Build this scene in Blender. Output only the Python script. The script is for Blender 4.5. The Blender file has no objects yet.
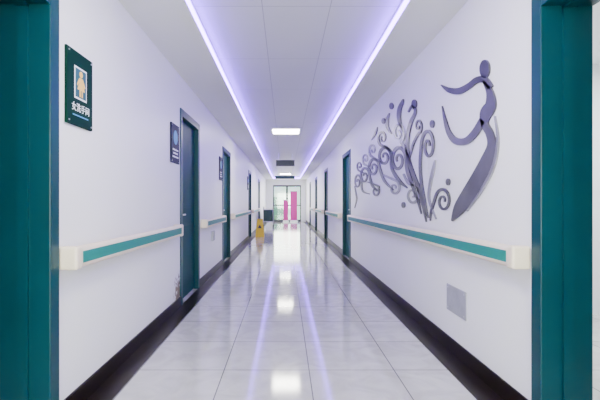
import bpy, bmesh, math
from mathutils import Vector, Matrix
scene=bpy.context.scene
col=scene.collection
CAM=1.18; F=416.0; VX,VY=285.0,203.0
XL,XR=-1.20,1.32
TH=0.24
YB,YE=-5.0,26.0
ZS,ZC=2.64,2.74
CL,CR=-0.72,0.90
# ---------------- materials
def mat(name,base=(.8,.8,.8),rough=.5,metal=0,emit=None,es=0,noise=0,nscale=5,bump=0,coat=0,spec=.5):
    m=bpy.data.materials.new(name); m.use_nodes=True
    nt=m.node_tree; b=nt.nodes['Principled BSDF']
    b.inputs['Base Color'].default_value=(*base,1); b.inputs['Roughness'].default_value=rough
    b.inputs['Metallic'].default_value=metal; b.inputs['Coat Weight'].default_value=coat
    b.inputs['Specular IOR Level'].default_value=spec
    if emit: 
        b.inputs['Emission Color'].default_value=(*emit,1); b.inputs['Emission Strength'].default_value=es
    if noise or bump:
        g=nt.nodes.new('ShaderNodeNewGeometry'); n=nt.nodes.new('ShaderNodeTexNoise')
        n.inputs['Scale'].default_value=nscale; n.inputs['Detail'].default_value=5
        nt.links.new(g.outputs['Position'],n.inputs['Vector'])
        if noise:
            r=nt.nodes.new('ShaderNodeValToRGB')
            r.color_ramp.elements[0].position=.3; r.color_ramp.elements[1].position=.7
            r.color_ramp.elements[0].color=tuple(max(0,c*(1-noise)) for c in base)+(1,)
            r.color_ramp.elements[1].color=tuple(min(1,c*(1+noise)) for c in base)+(1,)
            nt.links.new(n.outputs['Fac'],r.inputs[0]); nt.links.new(r.outputs[0],b.inputs['Base Color'])
        if bump:
            bp=nt.nodes.new('ShaderNodeBump'); bp.inputs['Strength'].default_value=bump; bp.inputs['Distance'].default_value=.01
            nt.links.new(n.outputs['Fac'],bp.inputs['Height']); nt.links.new(bp.outputs[0],b.inputs['Normal'])
    return m
M_teal=mat('teal_paint',(0.001,0.040,0.052),.35,noise=.08,nscale=3,spec=.22)
M_leaf=mat('teal_door_laminate',(0.002,0.055,0.06),.5,noise=.08,nscale=3,spec=.12)
M_teal2=mat('teal_strip',(0.0,0.19,0.16),.45,spec=.3)
M_cream=mat('cream_vinyl',(.80,.71,.54),.4,noise=.02)
M_black=mat('black_granite',(.010,.0065,.0045),.28,noise=.3,nscale=60,spec=.12)
M_white=mat('white_plastic',(.8,.82,.84),.4)
M_steel=mat('brushed_steel',(.55,.56,.58),.3,.9,noise=.1,nscale=20)
M_grey=mat('grey_metal',(.38,.39,.42),.45,.3,noise=.1,nscale=12)
M_dgrey=mat('dark_aluminium',(.06,.065,.075),.4,.5)
M_dark=mat('dark_plastic',(.015,.015,.02),.35)
M_sign=mat('dark_green_acrylic',(.001,.022,.015),.5,spec=.05)
M_signb=mat('navy_acrylic',(.004,.008,.03),.5,spec=.1)
M_beige=mat('golden_print',(.85,.55,.12),.5)
M_field=mat('deep_blue_print',(.02,.09,.13),.5,spec=.1)
M_wp=mat('white_print',(.85,.9,.9),.5)
M_bp=mat('blue_print',(.05,.3,.55),.5)
M_yel=mat('yellow_plastic',(.9,.62,.0),.35)
M_pink=mat('pink_banner',(.6,.03,.28),.5)
M_rub=mat('black_rubber',(.02,.02,.02),.7)
M_panel=mat('led_panel',(1,1,1),.5,emit=(1,.98,.86),es=64)
M_led=mat('violet_led',(1,1,1),.5,emit=(.20,.05,1.0),es=38)
M_art=mat('purple_grey_acrylic',(.07,.067,.085),.38,.25,noise=.45,nscale=3,spec=.4)
M_art2=mat('silver_acrylic',(.24,.235,.27),.35,.3,noise=.3,nscale=4,spec=.4)
M_ceil_s=mat('white_gypsum',(.74,.745,.74),.6)
M_room=mat('room_paint',(.76,.78,.8),.6,noise=.02,nscale=1)
M_green=mat('pale_green_paint',(.25,.5,.40),.6,noise=.05,nscale=2)
# glass
M_glass=bpy.data.materials.new('clear_glass'); M_glass.use_nodes=True
nt=M_glass.node_tree; nt.nodes.clear()
o=nt.nodes.new('ShaderNodeOutputMaterial'); mx=nt.nodes.new('ShaderNodeMixShader'); t=nt.nodes.new('ShaderNodeBsdfTransparent'); g=nt.nodes.new('ShaderNodeBsdfGlossy')
t.inputs['Color'].default_value=(.8,.92,.88,1)
g.inputs['Roughness'].default_value=.05; mx.inputs[0].default_value=.1
nt.links.new(t.outputs[0],mx.inputs[1]); nt.links.new(g.outputs[0],mx.inputs[2]); nt.links.new(mx.outputs[0],o.inputs[0])
# wall with a peeling patch near the base of a door frame
M_wall=mat('white_wall_paint',(.88,.888,.875),.4,noise=.012,nscale=.8)
nt=M_wall.node_tree; b=nt.nodes['Principled BSDF']
src=b.inputs['Base Color'].links[0].from_socket
geo=nt.nodes.new('ShaderNodeNewGeometry'); d=nt.nodes.new('ShaderNodeVectorMath'); d.operation='DISTANCE'; d.inputs[1].default_value=(XL,4.70,.17)
nz=nt.nodes.new('ShaderNodeTexNoise'); nz.inputs['Scale'].default_value=22; nz.inputs['Detail'].default_value=6
ad=nt.nodes.new('ShaderNodeMath'); ad.operation='MULTIPLY_ADD'; ad.inputs[1].default_value=.6
nt.links.new(geo.outputs['Position'],d.inputs[0]); nt.links.new(geo.outputs['Position'],nz.inputs['Vector'])
nt.links.new(nz.outputs['Fac'],ad.inputs[0]); nt.links.new(d.outputs['Value'],ad.inputs[2])
rp=nt.nodes.new('ShaderNodeValToRGB'); rp.color_ramp.elements[0].position=.42; rp.color_ramp.elements[1].position=.48
rp.color_ramp.elements[0].color=(1,1,1,1); rp.color_ramp.elements[1].color=(0,0,0,1)
mix=nt.nodes.new('ShaderNodeMixRGB'); mix.inputs[2].default_value=(.2,.14,.09,1)
nt.links.new(ad.outputs[0],rp.inputs[0]); nt.links.new(rp.outputs[0],mix.inputs[0]); nt.links.new(src,mix.inputs[1]); nt.links.new(mix.outputs[0],b.inputs['Base Color'])
# tiled materials
def tiled(name,c1,c2,mortar,w,h,ms,off,rough,noise_amt):
    m=bpy.data.materials.new(name); m.use_nodes=True; nt=m.node_tree; b=nt.nodes['Principled BSDF']
    g=nt.nodes.new('ShaderNodeNewGeometry'); mp=nt.nodes.new('ShaderNodeMapping'); mp.inputs['Location'].default_value=off
    br=nt.nodes.new('ShaderNodeTexBrick'); br.offset=0; br.squash=1
    br.inputs['Scale'].default_value=1; br.inputs['Brick Width'].default_value=w; br.inputs['Row Height'].default_value=h
    br.inputs['Mortar Size'].default_value=ms; br.inputs['Mortar Smooth'].default_value=.1
    br.inputs['Color1'].default_value=(*c1,1); br.inputs['Color2'].default_value=(*c2,1); br.inputs['Mortar'].default_value=(*mortar,1)
    nt.links.new(g.outputs['Position'],mp.inputs[0]); nt.links.new(mp.outputs[0],br.inputs['Vector'])
    n=nt.nodes.new('ShaderNodeTexNoise'); n.inputs['Scale'].default_value=4; n.inputs['Detail'].default_value=8; n.inputs['Distortion'].default_value=1.5
    nt.links.new(g.outputs['Position'],n.inputs['Vector'])
    r=nt.nodes.new('ShaderNodeValToRGB'); r.color_ramp.elements[0].color=(1-noise_amt,)*3+(1,); r.color_ramp.elements[1].color=(1,1,1,1)
    r.color_ramp.elements[0].position=.35; r.color_ramp.elements[1].position=.6
    mu=nt.nodes.new('ShaderNodeMixRGB'); mu.blend_type='MULTIPLY'; mu.inputs[0].default_value=1
    nt.links.new(n.outputs['Fac'],r.inputs[0]); nt.links.new(br.outputs['Color'],mu.inputs[1]); nt.links.new(r.outputs[0],mu.inputs[2])
    nt.links.new(mu.outputs[0],b.inputs['Base Color']); b.inputs['Roughness'].default_value=rough
    return m
M_floor=tiled('polished_tile',(.52,.52,.505),(.48,.48,.47),(.15,.15,.155),.6,.6,.0038,(.43+6,-2.94+12,0),.085,.16)
M_floor.node_tree.nodes['Principled BSDF'].inputs['Specular IOR Level'].default_value=.65
M_ceil=tiled('ceiling_panel',(.60,.605,.61),(.58,.585,.59),(.36,.36,.38),.54,1.2,.004,(.72+5.4,12.3,0),.5,.0)
# ---------------- helpers
def box(bm,x0,x1,y0,y1,z0,z1,bev=0,seg=2):
    if x0>x1:x0,x1=x1,x0
    vs=[bm.verts.new(p) for p in [(x0,y0,z0),(x1,y0,z0),(x1,y1,z0),(x0,y1,z0),(x0,y0,z1),(x1,y0,z1),(x1,y1,z1),(x0,y1,z1)]]
    fs=[bm.faces.new([vs[i] for i in f]) for f in [(0,3,2,1),(4,5,6,7),(0,1,5,4),(1,2,6,5),(2,3,7,6),(3,0,4,7)]]
    if bev:
        es=set(e for f in fs for e in f.edges)
        bmesh.ops.bevel(bm,geom=list(es),offset=bev,segments=seg,affect='EDGES',profile=.6)
def cyl(bm,p0,p1,r0,r1=None,seg=20):
    r1=r0 if r1 is None else r1
    p0=Vector(p0);p1=Vector(p1);d=p1-p0
    q=d.to_track_quat('Z','Y').to_matrix().to_4x4()
    bmesh.ops.create_cone(bm,cap_ends=True,segments=seg,radius1=r0,radius2=r1,depth=d.length,matrix=Matrix.Translation((p0+p1)/2)@q)
def prism(bm,poly,y0,y1):
    a=[bm.verts.new((x,y0,z)) for x,z in poly]; c=[bm.verts.new((x,y1,z)) for x,z in poly]; n=len(poly)
    bm.faces.new(a); bm.faces.new(c[::-1])
    for i in range(n): bm.faces.new([a[i],c[i],c[(i+1)%n],a[(i+1)%n]][::-1])
def props(o,label=None,cat=None,kind=None,group=None):
    if label:o['label']=label
    if cat:o['category']=cat
    if kind:o['kind']=kind
    if group:o['group']=group
def obj(name,bm,m,parent=None,smooth=False,**k):
    bmesh.ops.recalc_face_normals(bm,faces=bm.faces)
    vs=[v.co for v in bm.verts]
    lo=Vector([min(v[i] for v in vs) for i in range(3)]); hi=Vector([max(v[i] for v in vs) for i in range(3)])
    c=(lo+hi)/2; c.z=lo.z
    bmesh.ops.translate(bm,verts=bm.verts,vec=-c)
    me=bpy.data.meshes.new(name); bm.to_mesh(me); bm.free(); me.materials.append(m)
    if smooth:
        for p in me.polygons:p.use_smooth=True
        try: me.set_sharp_from_angle(angle=math.radians(40))
        except Exception: pass
    o=bpy.data.objects.new(name,me); col.objects.link(o)
    if parent: o.parent=parent; o.location=c-parent.location
    else: o.location=c
    props(o,**k); return o
def empty(name,loc,**k):
    e=bpy.data.objects.new(name,None); e.location=loc; e.empty_display_size=.1; col.objects.link(e); props(e,**k); return e
def B(): return bmesh.new()
# ---------------- doors layout (frame outer y0,y1)
DL=[(0.95,2.19,True),(4.75,5.80,False),(7.95,9.1,False),(13.6,14.7,False),(18.6,19.7,False)]
DR=[(0.95,2.21,True),(8.35,9.5,False),(12.8,13.9,False),(17.0,18.1,False),(21.2,22.3,False)]
FT=2.27
def wall(name,x,s,doors,lab):
    bm=B(); y=YB
    for y0,y1,_ in doors:
        box(bm,x,x+s*TH,y,y0,0,2.8); box(bm,x,x+s*TH,y0,y1,FT,2.8); y=y1
    box(bm,x,x+s*TH,y,YE,0,2.8)
    obj(name,bm,M_wall,kind='structure',label=lab)
wall('wall_left',XL,-1,DL,'smooth white painted corridor wall with door openings')
wall('wall_right',XR,1,DR,'smooth white painted corridor wall with wall art')
def baseb(name,x,s,doors):
    bm=B(); y=YB
    for y0,y1,_ in doors:
        box(bm,x,x-s*.012,y,y0,0,.115,.002,1); y=y1
    box(bm,x,x-s*.012,y,YE,0,.115,.002,1)
    obj(name,bm,M_black,kind='structure',label='polished black stone skirting board')
baseb('baseboard_left',XL,-1,DL); baseb('baseboard_right',XR,1,DR)
bm=B(); box(bm,-3.8,3.9,YB,YE+.3,-.1,0); obj('floor',bm,M_floor,kind='structure',label='glossy pale grey square floor tiles')
bm=B(); box(bm,XL,-1.035,YB,YE,0,.002); obj('trim_1',bm,M_black,kind='structure',label='black stone border strip along the floor')
bm=B(); box(bm,1.15,XR,YB,YE,0,.002); obj('trim_2',bm,M_black,kind='structure',label='black stone border strip along the floor')
# ceiling: soffits + raised centre
YC=24.8
bm=B(); box(bm,-.9,1.1,YB,YE,ZC,2.8); obj('ceiling',bm,M_ceil,kind='structure',label='white raised centre ceiling panels')
bm=B(); box(bm,XL,CL,YB,YE,ZS,ZC); obj('trim_3',bm,M_ceil_s,kind='structure',label='lowered white ceiling edge')
bm=B(); box(bm,CR,XR,YB,YE,ZS,ZC); obj('trim_4',bm,M_ceil_s,kind='structure',label='lowered white ceiling edge')
bm=B(); box(bm,CL,CR,YC,YE,ZS,ZC); obj('trim_5',bm,M_ceil_s,kind='structure',label='lowered white ceiling end')
bm=B(); box(bm,XL-TH,XR+TH,YB,YE+.2,2.8,2.85); obj('ceiling_slab',bm,M_ceil_s,kind='structure')
# LED strips
def led(x0,x1,y0,y1):
    bm=B(); box(bm,x0,x1,y0,y1,ZS+.004,ZS+.050,.004,1)
    obj('led_strip',bm,M_led,label='glowing violet LED strip along the ceiling recess',cat='light strip',group='ceiling light strips')
led(CL,CL+.014,YB,YC-.02); led(CR-.014,CR,YB,YC-.02); led(CL+.03,CR-.03,YC-.014,YC)
# panels
for yc in (-4.2,1.9,9.0,16.0,22.2):
    e=empty('ceiling_light_panel',(.02,yc,ZC-.02),label='square white flush ceiling light panel, switched on',cat='ceiling light',group='ceiling light panels')
    bm=B(); 
    for a in ((-.29,.33,yc-.33,yc-.30),(-.29,.33,yc+.30,yc+.33),(-.29,-.26,yc-.3,yc+.3),(.30,.33,yc-.3,yc+.3)): box(bm,*a,ZC-.018,ZC)
    obj('frame',bm,M_white,e)
    bm=B(); box(bm,-.26,.30,yc-.3,yc+.3,ZC-.012,ZC-.001); obj('diffuser',bm,M_panel,e)
# end wall with glazed double door
bm=B(); ex0,ex1,ez=-.75,1.0,2.3
box(bm,XL,ex0,YE,YE+.2,0,2.8); box(bm,ex1,XR,YE,YE+.2,0,2.8); box(bm,ex0,ex1,YE,YE+.2,ez,2.8)
obj('wall_end',bm,M_wall,kind='structure',label='white wall closing the corridor')
e=empty('door_11',(.12,YE+.1,0),kind='structure',label='glazed double door with dark aluminium frames')
for x0,x1 in ((ex0,.125),(.125,ex1)):
    bm=B(); 
    for a in ((x0,x0+.06,0,ez),(x1-.06,x1,0,ez),(x0+.06,x1-.06,0,.14),(x0+.06,x1-.06,ez-.10,ez),(x0+.06,x1-.06,1.0,1.07)): box(bm,a[0],a[1],YE+.07,YE+.12,a[2],a[3])
    obj('leaf_frame',bm,M_dgrey,e)
    bm=B(); box(bm,x0+.06,x1-.06,YE+.09,YE+.1,.14,ez-.10); obj('glass',bm,M_glass,e)
# outer lobby behind the glass
bm=B(); box(bm,-1.6,-.1,YE+3.0,YE+3.1,0,1.6); obj('wall_lobby',bm,M_green,kind='structure',label='low pale green wall beyond the glass door')
bm=B(); box(bm,-3,3,YE+.3,YE+3.6,-.1,0); obj('floor_lobby',bm,M_floor,kind='structure')
def banner(xa,xb,zt):
    xm=(xa+xb)/2
    bb=empty('pull_up_banner',(xm,YE-.06,0),label='tall pink pull-up banner standing by the glass door',cat='banner',group='pink banners by the glass door')
    bm=B(); box(bm,xa,xb,YE-.03,YE-.01,.1,zt); obj('banner_sheet',bm,M_pink,bb)
    bm=B(); cyl(bm,(xa-.02,YE-.02,zt+.015),(xb+.02,YE-.02,zt+.015),.016); obj('top_rail',bm,M_steel,bb)
    bm=B(); box(bm,xa-.03,xb+.03,YE-.12,YE-.002,0,.1,.01); obj('base',bm,M_steel,bb)
banner(-.10,.20,1.35); banner(.34,.76,1.9)
# ---------------- doors
def door(n,x,s,y0,y1,opened):
    xi=x-s*.014; xo=x+s*(TH+.014); w=.085
    ym=(y0+y1)/2
    e=empty(f'door_{n}',(x+s*TH/2,ym,0),kind='structure',label='open doorway with deep teal metal frame' if opened else 'closed teal door in a teal metal frame')
    bm=B()
    for a,b2,z0,z1 in ((y0,y0+w,0,FT),(y1-w,y1,0,FT),(y0+w,y1-w,FT-w,FT)):
        box(bm,xi,xo,a,b2,z0,z1,.006,2)
    xs0,xs1=x+s*.095,x+s*.15
    for a,b2,z0,z1 in ((y0+w,y0+w+.014,0,FT-w),(y1-w-.014,y1-w,0,FT-w),(y0+w,y1-w,FT-w-.014,FT-w)):
        box(bm,xs0,xs1,a,b2,z0,z1)
    obj('frame',bm,M_teal,e)
    bm=B()
    if opened:
        a=x+s*(TH+.02); box(bm,a,a+s*(y1-y0-2*w),y0+.05,y0+.09,.008,FT-w-.006,.003,1)
        obj('leaf',bm,M_leaf,e)
        bm=B(); hx=a+s*(y1-y0-2*w-.07)
        cyl(bm,(hx,y0+.09,1.0),(hx,y0+.145,1.0),.011); cyl(bm,(hx,y0+.14,1.0),(hx-s*.12,y0+.14,1.0),.01); box(bm,hx-.03,hx+.03,y0+.09,y0+.096,.86,1.08)
        obj('handle',bm,M_steel,e,smooth=True)
    else:
        a=x+s*.05; box(bm,a,a+s*.044,y0+w+.003,y1-w-.003,.008,FT-w-.003,.003,1)
        for z0,z1 in ((.2,.9),(1.12,2.0)):
            box(bm,a-s*.006,a,y0+w+.15,y1-w-.15,z0,z1,.004,1)
        obj('leaf',bm,M_leaf,e)
        bm=B(); hy=y0+w+.07
        box(bm,a,a-s*.007,hy-.025,hy+.025,.9,1.12,.003,1)
        cyl(bm,(a,hy,1.04),(a-s*.05,hy,1.04),.01); cyl(bm,(a-s*.046,hy-.01,1.04),(a-s*.046,hy+.12,1.04),.01)
        obj('handle',bm,M_steel,e,smooth=True)
n=1
for y0,y1,o_ in DL: door(n,XL,-1,y0,y1,o_); n+=1
for y0,y1,o_ in DR: door(n,XR,1,y0,y1,o_); n+=1
# side rooms
for side,x,s,en in (('side_room_left',XL,-1,30),('side_room_right',XR,1,95)):
    xa=x+s*TH; xb=x+s*2.4; bm=B()
    box(bm,xb,xb+s*.1,-.6,4.4,0,2.8); box(bm,xa,xb,-.7,-.6,0,2.8); box(bm,xa,xb,4.4,4.5,0,2.8)
    obj('wall_'+side,bm,M_room,kind='structure')
    bm=B(); box(bm,xa,xb,-.6,4.4,2.65,2.75); obj('ceiling_'+side,bm,M_room,kind='structure')
    L=bpy.data.lights.new('room_fill_light','AREA'); L.energy=en; L.size=1; lo=bpy.data.objects.new('room_fill_light',L); lo.location=(x+s*1.5,3.2,2.6); col.objects.link(lo)  # fill light added to brighten the side room, not one of its fixtures
# ---------------- handrails
def rail(x,s,y0,y1):
    e=empty('handrail',(x-s*.05,(y0+y1)/2,.83),label='cream wall-mounted handrail with a teal centre strip',cat='handrail',group='corridor wall handrails')
    z0,z1=.825,.945
    pts=[(.035,z0+.012),(.045,z0+.003),(.08,z0),(.090,z0+.008),(.095,z0+.022),(.095,z1-.022),(.090,z1-.008),(.08,z1),(.045,z1-.003),(.035,z1-.012)]
    bm=B(); prism(bm,[(x-s*a,z) for a,z in pts],y0+.05,y1-.05); obj('body',bm,M_cream,e,smooth=True)
    bm=B(); box(bm,x-s*.094,x-s*.0975,y0+.075,y1-.075,z0+.028,z1-.028,.001,1); obj('teal_strip',bm,M_teal2,e)
    for a,b2,ed in ((y0,y0+.07,y0),(y1-.07,y1,y1)):
        bm=B(); box(bm,x-s*.001,x-s*.099,a,b2,z0-.003,z1+.003,.016,4); obj('end_cap',bm,M_cream,e,smooth=True)
    k=max(1,int((y1-y0)/1.0))
    for i in range(1,k):
        yy=y0+(y1-y0)*i/k
        bm=B(); box(bm,x,x-s*.04,yy-.03,yy+.03,z0+.035,z1-.035,.004,1); obj('bracket',bm,M_grey,e)
rail(XL,-1,2.2,4.52); rail(XL,-1,5.9,7.85); rail(XL,-1,9.2,13.4); rail(XL,-1,14.85,18.4)
rail(XR,1,2.23,8.15); rail(XR,1,9.6,12.6); rail(XR,1,14.0,16.8); rail(XR,1,18.2,21)
# ---------------- wall fittings
e=empty('access_panel',(XR-.006,3.2,.33),label='small grey metal access panel low on the wall',cat='access panel')
bm=B(); box(bm,XR,XR-.008,3.02,3.38,.32,.53,.003,1); obj('plate',bm,M_grey,e)
for a,b2 in ((3.05,.345),(3.35,.345),(3.05,.505),(3.35,.505)): bm=B(); cyl(bm,(XR-.007,a,b2),(XR-.011,a,b2),.006,seg=10); obj('screw',bm,M_steel,e)
bm=B(); box(bm,XL,XL+.03,6.75,6.95,.56,.72,.006,2); 
for i in range(5): box(bm,XL+.03,XL+.034,6.77,6.93,.585+i*.026,.595+i*.026)
obj('wall_vent',bm,M_grey,label='small grey louvred vent below the handrail',cat='vent')
# signs
def textmesh(name,s,size,m,parent,x,y,z,sgn,lab=None):
    c=bpy.data.curves.new(name,'FONT'); c.body=s; c.size=size; c.align_x='CENTER'; c.extrude=.0008
    t=bpy.data.objects.new(name,c); col.objects.link(t); dg=bpy.context.evaluated_depsgraph_get(); dg.update()
    me=bpy.data.meshes.new_from_object(t.evaluated_get(dg)); bpy.data.objects.remove(t)
    me.transform(Matrix(((0,0,1,0),(1,0,0,0),(0,1,0,0),(0,0,0,1))))
    me.materials.clear(); me.materials.append(m)
    o=bpy.data.objects.new(name,me); col.objects.link(o); o.parent=parent; o.location=Vector((x,y,z))-parent.location
    if lab:o['label']=lab
def sign(y0,y1,z0,z1,kind):
    ym=(y0+y1)/2; f=XL+.018
    labs={'toilet':'dark green washroom sign with pictogram and white writing','blue':'navy room sign with round emblem and white lines','plain':'small dark room sign beside a door'}
    e=empty('wall_sign',(XL,ym,z0),label=labs[kind],cat='sign',group='corridor wall signs')
    bm=B(); box(bm,XL,XL+.016,y0,y1,z0,z1,.003,1); obj('board',bm,M_sign if kind=='toilet' else M_signb,e)
    for a,b2 in ((y0+.02,z0+.02),(y1-.02,z0+.02),(y0+.02,z1-.02),(y1-.02,z1-.02)):
        bm=B(); cyl(bm,(XL+.015,a,b2),(XL+.02,a,b2),.005,seg=12); obj('screw',bm,M_steel,e)
    h=z1-z0;w=y1-y0
    if kind=='toilet':
        zc=z0+h*.58
        bm=B(); box(bm,XL+.015,f-.0008,ym-.072,ym+.072,zc-.092,zc+.092,.0008,1)
        obj('pictogram_border',bm,M_wp,e)
        bm=B(); box(bm,XL+.015,f,ym-.062,ym+.062,zc-.082,zc+.082,.0008,1)
        obj('pictogram_field',bm,M_field,e)
        bm=B(); bmesh.ops.create_cone(bm,cap_ends=True,segments=20,radius1=.018,radius2=.018,depth=.003,matrix=Matrix.Translation((f+.001,ym,zc+.055))@Matrix.Rotation(math.pi/2,4,'Y'))
        obj('pictogram_head',bm,M_beige,e); bm=B()
        P=[(-.016,.034),(.016,.034),(.026,.028),(.050,-.010),(.040,-.019),(.024,.005),(.044,-.038),(.020,-.038),(.020,-.076),(.004,-.076),(.004,-.038),(-.004,-.038),(-.004,-.076),(-.020,-.076),(-.020,-.038),(-.044,-.038),(-.024,.005),(-.040,-.019),(-.050,-.010),(-.026,.028)]
        vs=[bm.verts.new((f+.0015,ym+a,zc+b2)) for a,b2 in P]; fc=bm.faces.new(vs)
        obj('pictogram_figure',bm,M_beige,e)
        textmesh('lettering','女洗手间',.052,M_wp,e,f,ym,z0+.085,1,'white Chinese lettering')
        bm=B(); box(bm,XL+.015,f,ym-.09,ym+.09,z0+.055,z0+.062); obj('underline',bm,M_bp,e)
    else:
        zc=z0+h*.66
        bm=B(); bmesh.ops.create_cone(bm,cap_ends=True,segments=28,radius1=w*.24,radius2=w*.24,depth=.003,matrix=Matrix.Translation((f-.001,ym,zc))@Matrix.Rotation(math.pi/2,4,'Y')); obj('emblem',bm,M_bp,e)
        for i,ww in enumerate((.36,.28,.33)):
            bm=B(); box(bm,XL+.015,f,ym-w*ww,ym+w*ww,z0+h*(.14+.09*i),z0+h*(.18+.09*i)); obj('writing_line',bm,M_wp,e)
sign(2.26,2.56,1.62,2.045,'toilet')
sign(4.34,4.66,1.61,2.03,'blue'); sign(7.55,7.85,1.6,2.03,'plain'); sign(13.2,13.5,1.6,2.03,'plain')
# hanging sign boxes
e=empty('hanging_sign',(.0,13,2.34),label='dark rectangular sign box hanging from the ceiling',cat='hanging sign')
bm=B(); box(bm,-.28,.30,12.96,13.04,2.33,2.52,.008,2); obj('casing',bm,M_dark,e)
bm=B(); box(bm,-.25,.27,12.952,12.958,2.355,2.495); obj('display',bm,mat('display_glass',(.02,.03,.035),.3,spec=.2),e)
for xx in (-.2,.22):
    bm=B(); cyl(bm,(xx,13,2.52),(xx,13,ZC),.006,seg=10); obj('rod',bm,M_steel,e)
e=empty('hanging_sign',(.0,19,2.34),label='teal rectangular sign box hanging from the ceiling',cat='hanging sign')
bm=B(); box(bm,-.45,.45,18.96,19.04,2.28,2.42,.008,2); obj('casing',bm,M_teal,e)
for xx in (-.35,.35):
    bm=B(); cyl(bm,(xx,19,2.42),(xx,19,ZC),.006,seg=10); obj('rod',bm,M_steel,e)
# wet floor sign (A-frame)
def wetsign(x,y):
    e=empty('wet_floor_sign',(x,y,0),label='yellow folding wet floor caution sign standing on tiles',cat='floor sign')
    for sg in (-1,1):
        bm=B(); P=[(-.15,0),(.15,0),(.10,.62),(.04,.62),(.04,.585),(-.04,.585),(-.04,.62),(-.10,.62)]
        a=[bm.verts.new((x+px,y+sg*(.15-.22*z),z+0)) for px,z in P]; c=[bm.verts.new((x+px,y+sg*(.15-.22*z)+.012,z)) for px,z in P]
        bm.faces.new(a); bm.faces.new(c[::-1]); 
        for i in range(8): bm.faces.new([a[i],c[i],c[(i+1)%8],a[(i+1)%8]])
        obj('panel',bm,M_yel,e)
    bm=B(); cyl(bm,(x-.1,y,.61),(x+.1,y,.61),.014); obj('hinge',bm,M_yel,e)
    bm=B(); vs=[bm.verts.new((x+px,y-(.15-.22*z)-.002,z)) for px,z in ((-.07,.3),(.07,.3),(0,.43))]; bm.faces.new(vs); obj('warning_triangle',bm,M_dark,e)
wetsign(-.88,14.6)
# trolley
tx,ty=-.82,20.5
e=empty('medical_trolley',(tx,ty,0),label='teal and white steel medical trolley by the wall',cat='trolley')
for z in (.25,.85):
    bm=B(); box(bm,tx-.25,tx+.25,ty-.35,ty+.35,z,z+.03,.005,1); obj('shelf',bm,M_white,e)
for sx in (-1,1):
    for sy in (-1,1):
        bm=B(); cyl(bm,(tx+sx*.23,ty+sy*.33,.1),(tx+sx*.23,ty+sy*.33,1.0),.014,seg=12); obj('post',bm,M_steel,e)
        bm=B(); cyl(bm,(tx+sx*.23-.012,ty+sy*.33,.05),(tx+sx*.23+.012,ty+sy*.33,.05),.05,seg=16); obj('caster',bm,M_rub,e)
bm=B(); box(bm,tx-.22,tx+.22,ty-.3,ty+.3,.30,.84,.01,1); obj('drawer_box',bm,M_teal,e)
# ---------------- wall art (flat acrylic relief on the right wall)
def W(px,py):      # traced outline -> wall coordinates in metres
    dx=px-VX; return (F*XR/dx, CAM-(py-VY)/dx*XR)
def catmull(P,n=10):
    out=[]; Q=[P[0]]+P+[P[-1]]
    for i in range(1,len(Q)-2):
        for k in range(n):
            t=k/n; out.append(tuple(.5*((2*Q[i][j])+(-Q[i-1][j]+Q[i+1][j])*t+(2*Q[i-1][j]-5*Q[i][j]+4*Q[i+1][j]-Q[i+2][j])*t*t+(-Q[i-1][j]+3*Q[i][j]-3*Q[i+1][j]+Q[i+2][j])*t**3) for j in range(len(P[0]))))
    out.append(P[-1]); return out
TK=.012
def slab(bm,left,right):
    n=len(left)
    A=[];x0,x1=XR-.0005,XR-TK
    for l,r in zip(left,right):
        l=W(*l);r=W(*r)
        A.append([bm.verts.new((x0,*l)),bm.verts.new((x0,*r)),bm.verts.new((x1,*r)),bm.verts.new((x1,*l))])
    for i in range(n-1):
        for k in range(4): bm.faces.new([A[i][k],A[i][(k+1)%4],A[i+1][(k+1)%4],A[i+1][k]])
    bm.faces.new(A[0]); bm.faces.new(A[-1][::-1])
def ribbon(bm,P,wm=1.0):  # P: (px,py,width)
    S=catmull(P,8); L=[];R=[]
    for i,(x,y,w) in enumerate(S):
        a=S[max(0,i-1)];b=S[min(len(S)-1,i+1)]
        dx,dy=b[0]-a[0],b[1]-a[1]; l=math.hypot(dx,dy) or 1; nx,ny=-dy/l,dx/l
        w=max(w*wm,.25)/2; asp=.8
        L.append((x+nx*w*asp,y+ny*w)); R.append((x-nx*w*asp,y-ny*w))
    slab(bm,L,R)
def disc(bm,cx,cy,rx,ry):
    n=24; f=[];b=[]
    for i in range(n):
        a=2*math.pi*i/n; w=W(cx+rx*math.cos(a),cy+ry*math.sin(a)); f.append(bm.verts.new((XR-TK,*w))); b.append(bm.verts.new((XR-.0005,*w)))
    bm.faces.new(f); bm.faces.new(b[::-1])
    for i in range(n): bm.faces.new([f[i],f[(i+1)%n],b[(i+1)%n],b[i]])
def spiral(cx,cy,rx,ry,a0,turns,w0,w1,cw=1,tail=[]):
    P=list(tail); n=int(10*abs(turns))+2
    for i in range(n+1):
        t=i/n; a=math.radians(a0)+cw*2*math.pi*turns*t; k=1-.82*t
        P.append((cx+rx*k*math.cos(a),cy+ry*k*math.sin(a),w0+(w1-w0)*t))
    return P
yy,zz=W(475,140)
d_=empty('dancer_wall_art',(XR-.006,yy,W(455,220)[1]),label='purple grey dancer silhouette mounted on the white wall',cat='wall art')
bm=B(); disc(bm,486,69,5.0,9.3); obj('head',bm,M_art,d_)
bm=B(); ribbon(bm,[(442,85,.8),(450,90,5),(460,91,6.5),(470,86,6),(478,80,6),(486,80,7),(492,88,7)]); obj('raised_arm',bm,M_art,d_)
bm=B(); ribbon(bm,[(485,81,3),(491,92,8),(492,105,13),(487,114,14),(486,124,9),(491,134,9),(493,146,11),(488,162,16),(479,180,18),(469,196,17),(460,209,13),(453,221,2)]); obj('body',bm,M_art,d_)
bm=B(); ribbon(bm,[(443,106,.6),(446,120,3.5),(450,133,5.5),(457,141,7),(467,141,7),(476,133,8),(484,120,8)]); obj('sweeping_arm',bm,M_art,d_)
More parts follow.
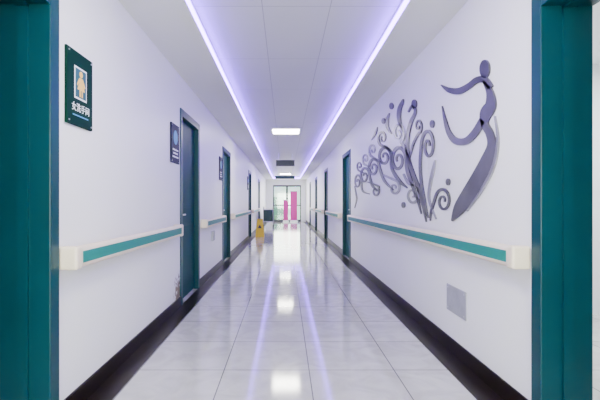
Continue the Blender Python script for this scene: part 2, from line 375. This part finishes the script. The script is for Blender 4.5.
bm=B(); ribbon(bm,[(496,116,1),(499,140,2.5),(495,165,3.5),(484,188,3),(468,211,1)]); obj('skirt_line',bm,M_art2,d_)

s_=empty('scroll_wall_art',(XR-.006,W(410,160)[0],W(430,222)[1]),label='purple and silver curling floral scroll mounted on the wall',cat='wall art')
SC=[
 (M_art,[(427,222,1),(424,206,4),(420,190,5),(414,174,5),(409,158,5),(408,140,5),(411,124,5),(416,112,4),(413,106,3),(409,112,2)]),
 (M_art,spiral(429,146,7,17,180,1.5,4,2.2,1,[(429,218,1),(425,200,4),(422,182,4),(421,164,4)])),
 (M_art,spiral(444,201,8,13,200,1.5,3.5,2,1,[(431,221,1),(432,212,3)])),
 (M_art2,[(437,219,1),(430,200,3),(431,184,4),(434,170,4),(436,160,1)]),
 (M_art,[(404,132,1),(400,121,5),(400,110,6),(403,102,4),(404,99,1)]),
 (M_art,spiral(399,160,8,14,0,1.6,4.5,2.2,-1,[(422,214,1),(418,198,4),(412,182,5),(408,170,5)])),
 (M_art2,spiral(399,133,6,11,60,1.4,3.5,1.8,-1,[(412,165,1),(407,150,3)])),
 (M_art,[(392,134,1),(388,127,4),(388,119,4),(390,113,1)]),
 (M_art2,spiral(413,195,7,10,-60,1.4,3.2,1.7,1,[(404,174,2),(409,183,3)])),
 (M_art,spiral(385,157,7,11,20,1.6,4,2,-1,[(408,188,1),(400,181,4),(393,170,4)])),
 (M_art2,spiral(395,188,6,8,-90,1.3,2.8,1.4,1,[(384,175,2)])),
 (M_art,spiral(383,138,5,8,90,1.4,3,1.5,1,[(394,154,2),(388,148,3)])),
 (M_art,spiral(374,168,6,10,0,1.6,3.6,1.8,-1,[(394,190,1),(385,181,3)])),
 (M_art2,spiral(373,150,4,7,90,1.3,2.6,1.3,1,[(383,163,2)])),
 (M_art,spiral(365,176,5,9,0,1.5,3,1.4,-1,[(380,192,1),(373,186,3)])),
 (M_art2,spiral(366,159,3.5,6,90,1.3,2.2,1.1,1,[(373,169,2)])),
 (M_art,spiral(358,182,3.6,8,0,1.5,2.4,1.1,-1,[(370,194,1),(363,191,2)])),
 (M_art,spiral(360,166,3,5,90,1.2,1.9,1,1,[(366,174,1)])),
 (M_art,[(355,208,.5),(357,199,1.6),(356,192,1.6),(355,186,1)]),
 (M_art,[(372,140,.5),(376,133,2.5),(378,127,.6)]),
 (M_art,spiral(419,126,4,8,90,1.3,2.6,1.4,-1,[(410,160,1),(414,144,3)])),
 (M_art,spiral(376,191,4,6,-60,1.2,2.2,1.1,1,[(368,182,1)])),
]
for m,P in SC:
    bm=B(); ribbon(bm,P,.85); obj('scroll',bm,m,s_)
for cx,cy,rx,ry in ((415,104,2.6,4.5),(433,124,2.2,4),(392,106,2,3.4),(384,121,1.8,3),(449,182,2,3.5),(404,205,1.8,3)):
    bm=B(); disc(bm,cx,cy,rx,ry); obj('dot',bm,M_art,s_)
# ---------------- light
w=bpy.data.worlds.new('World'); scene.world=w; w.use_nodes=True
bg=w.node_tree.nodes['Background']; bg.inputs[0].default_value=(.93,1,.95,1); bg.inputs[1].default_value=2.8
def area(loc,rot,sx,sy,e,c):
    L=bpy.data.lights.new('area_lamp','AREA'); L.shape='RECTANGLE'; L.size=sx; L.size_y=sy; L.energy=e; L.color=c
    o=bpy.data.objects.new('area_lamp',L); o.location=loc; o.rotation_euler=rot; col.objects.link(o)
area((.06,-4.6,1.5),(math.radians(90),0,0),2.2,2.0,540,(.96,1,.84))  # added fill from behind the camera, stands for no fixture
area((.12,25.8,1.5),(math.radians(-90),0,0),1.6,1.8,75,(.97,1,.88))
# ---------------- camera
c=bpy.data.cameras.new('camera'); c.lens=F/600*36; c.sensor_width=36; c.shift_x=.025; c.shift_y=.005; c.clip_start=.05
co=bpy.data.objects.new('camera',c); co.location=(0,0,CAM); co.rotation_euler=(math.radians(90),0,0); col.objects.link(co); scene.camera=co
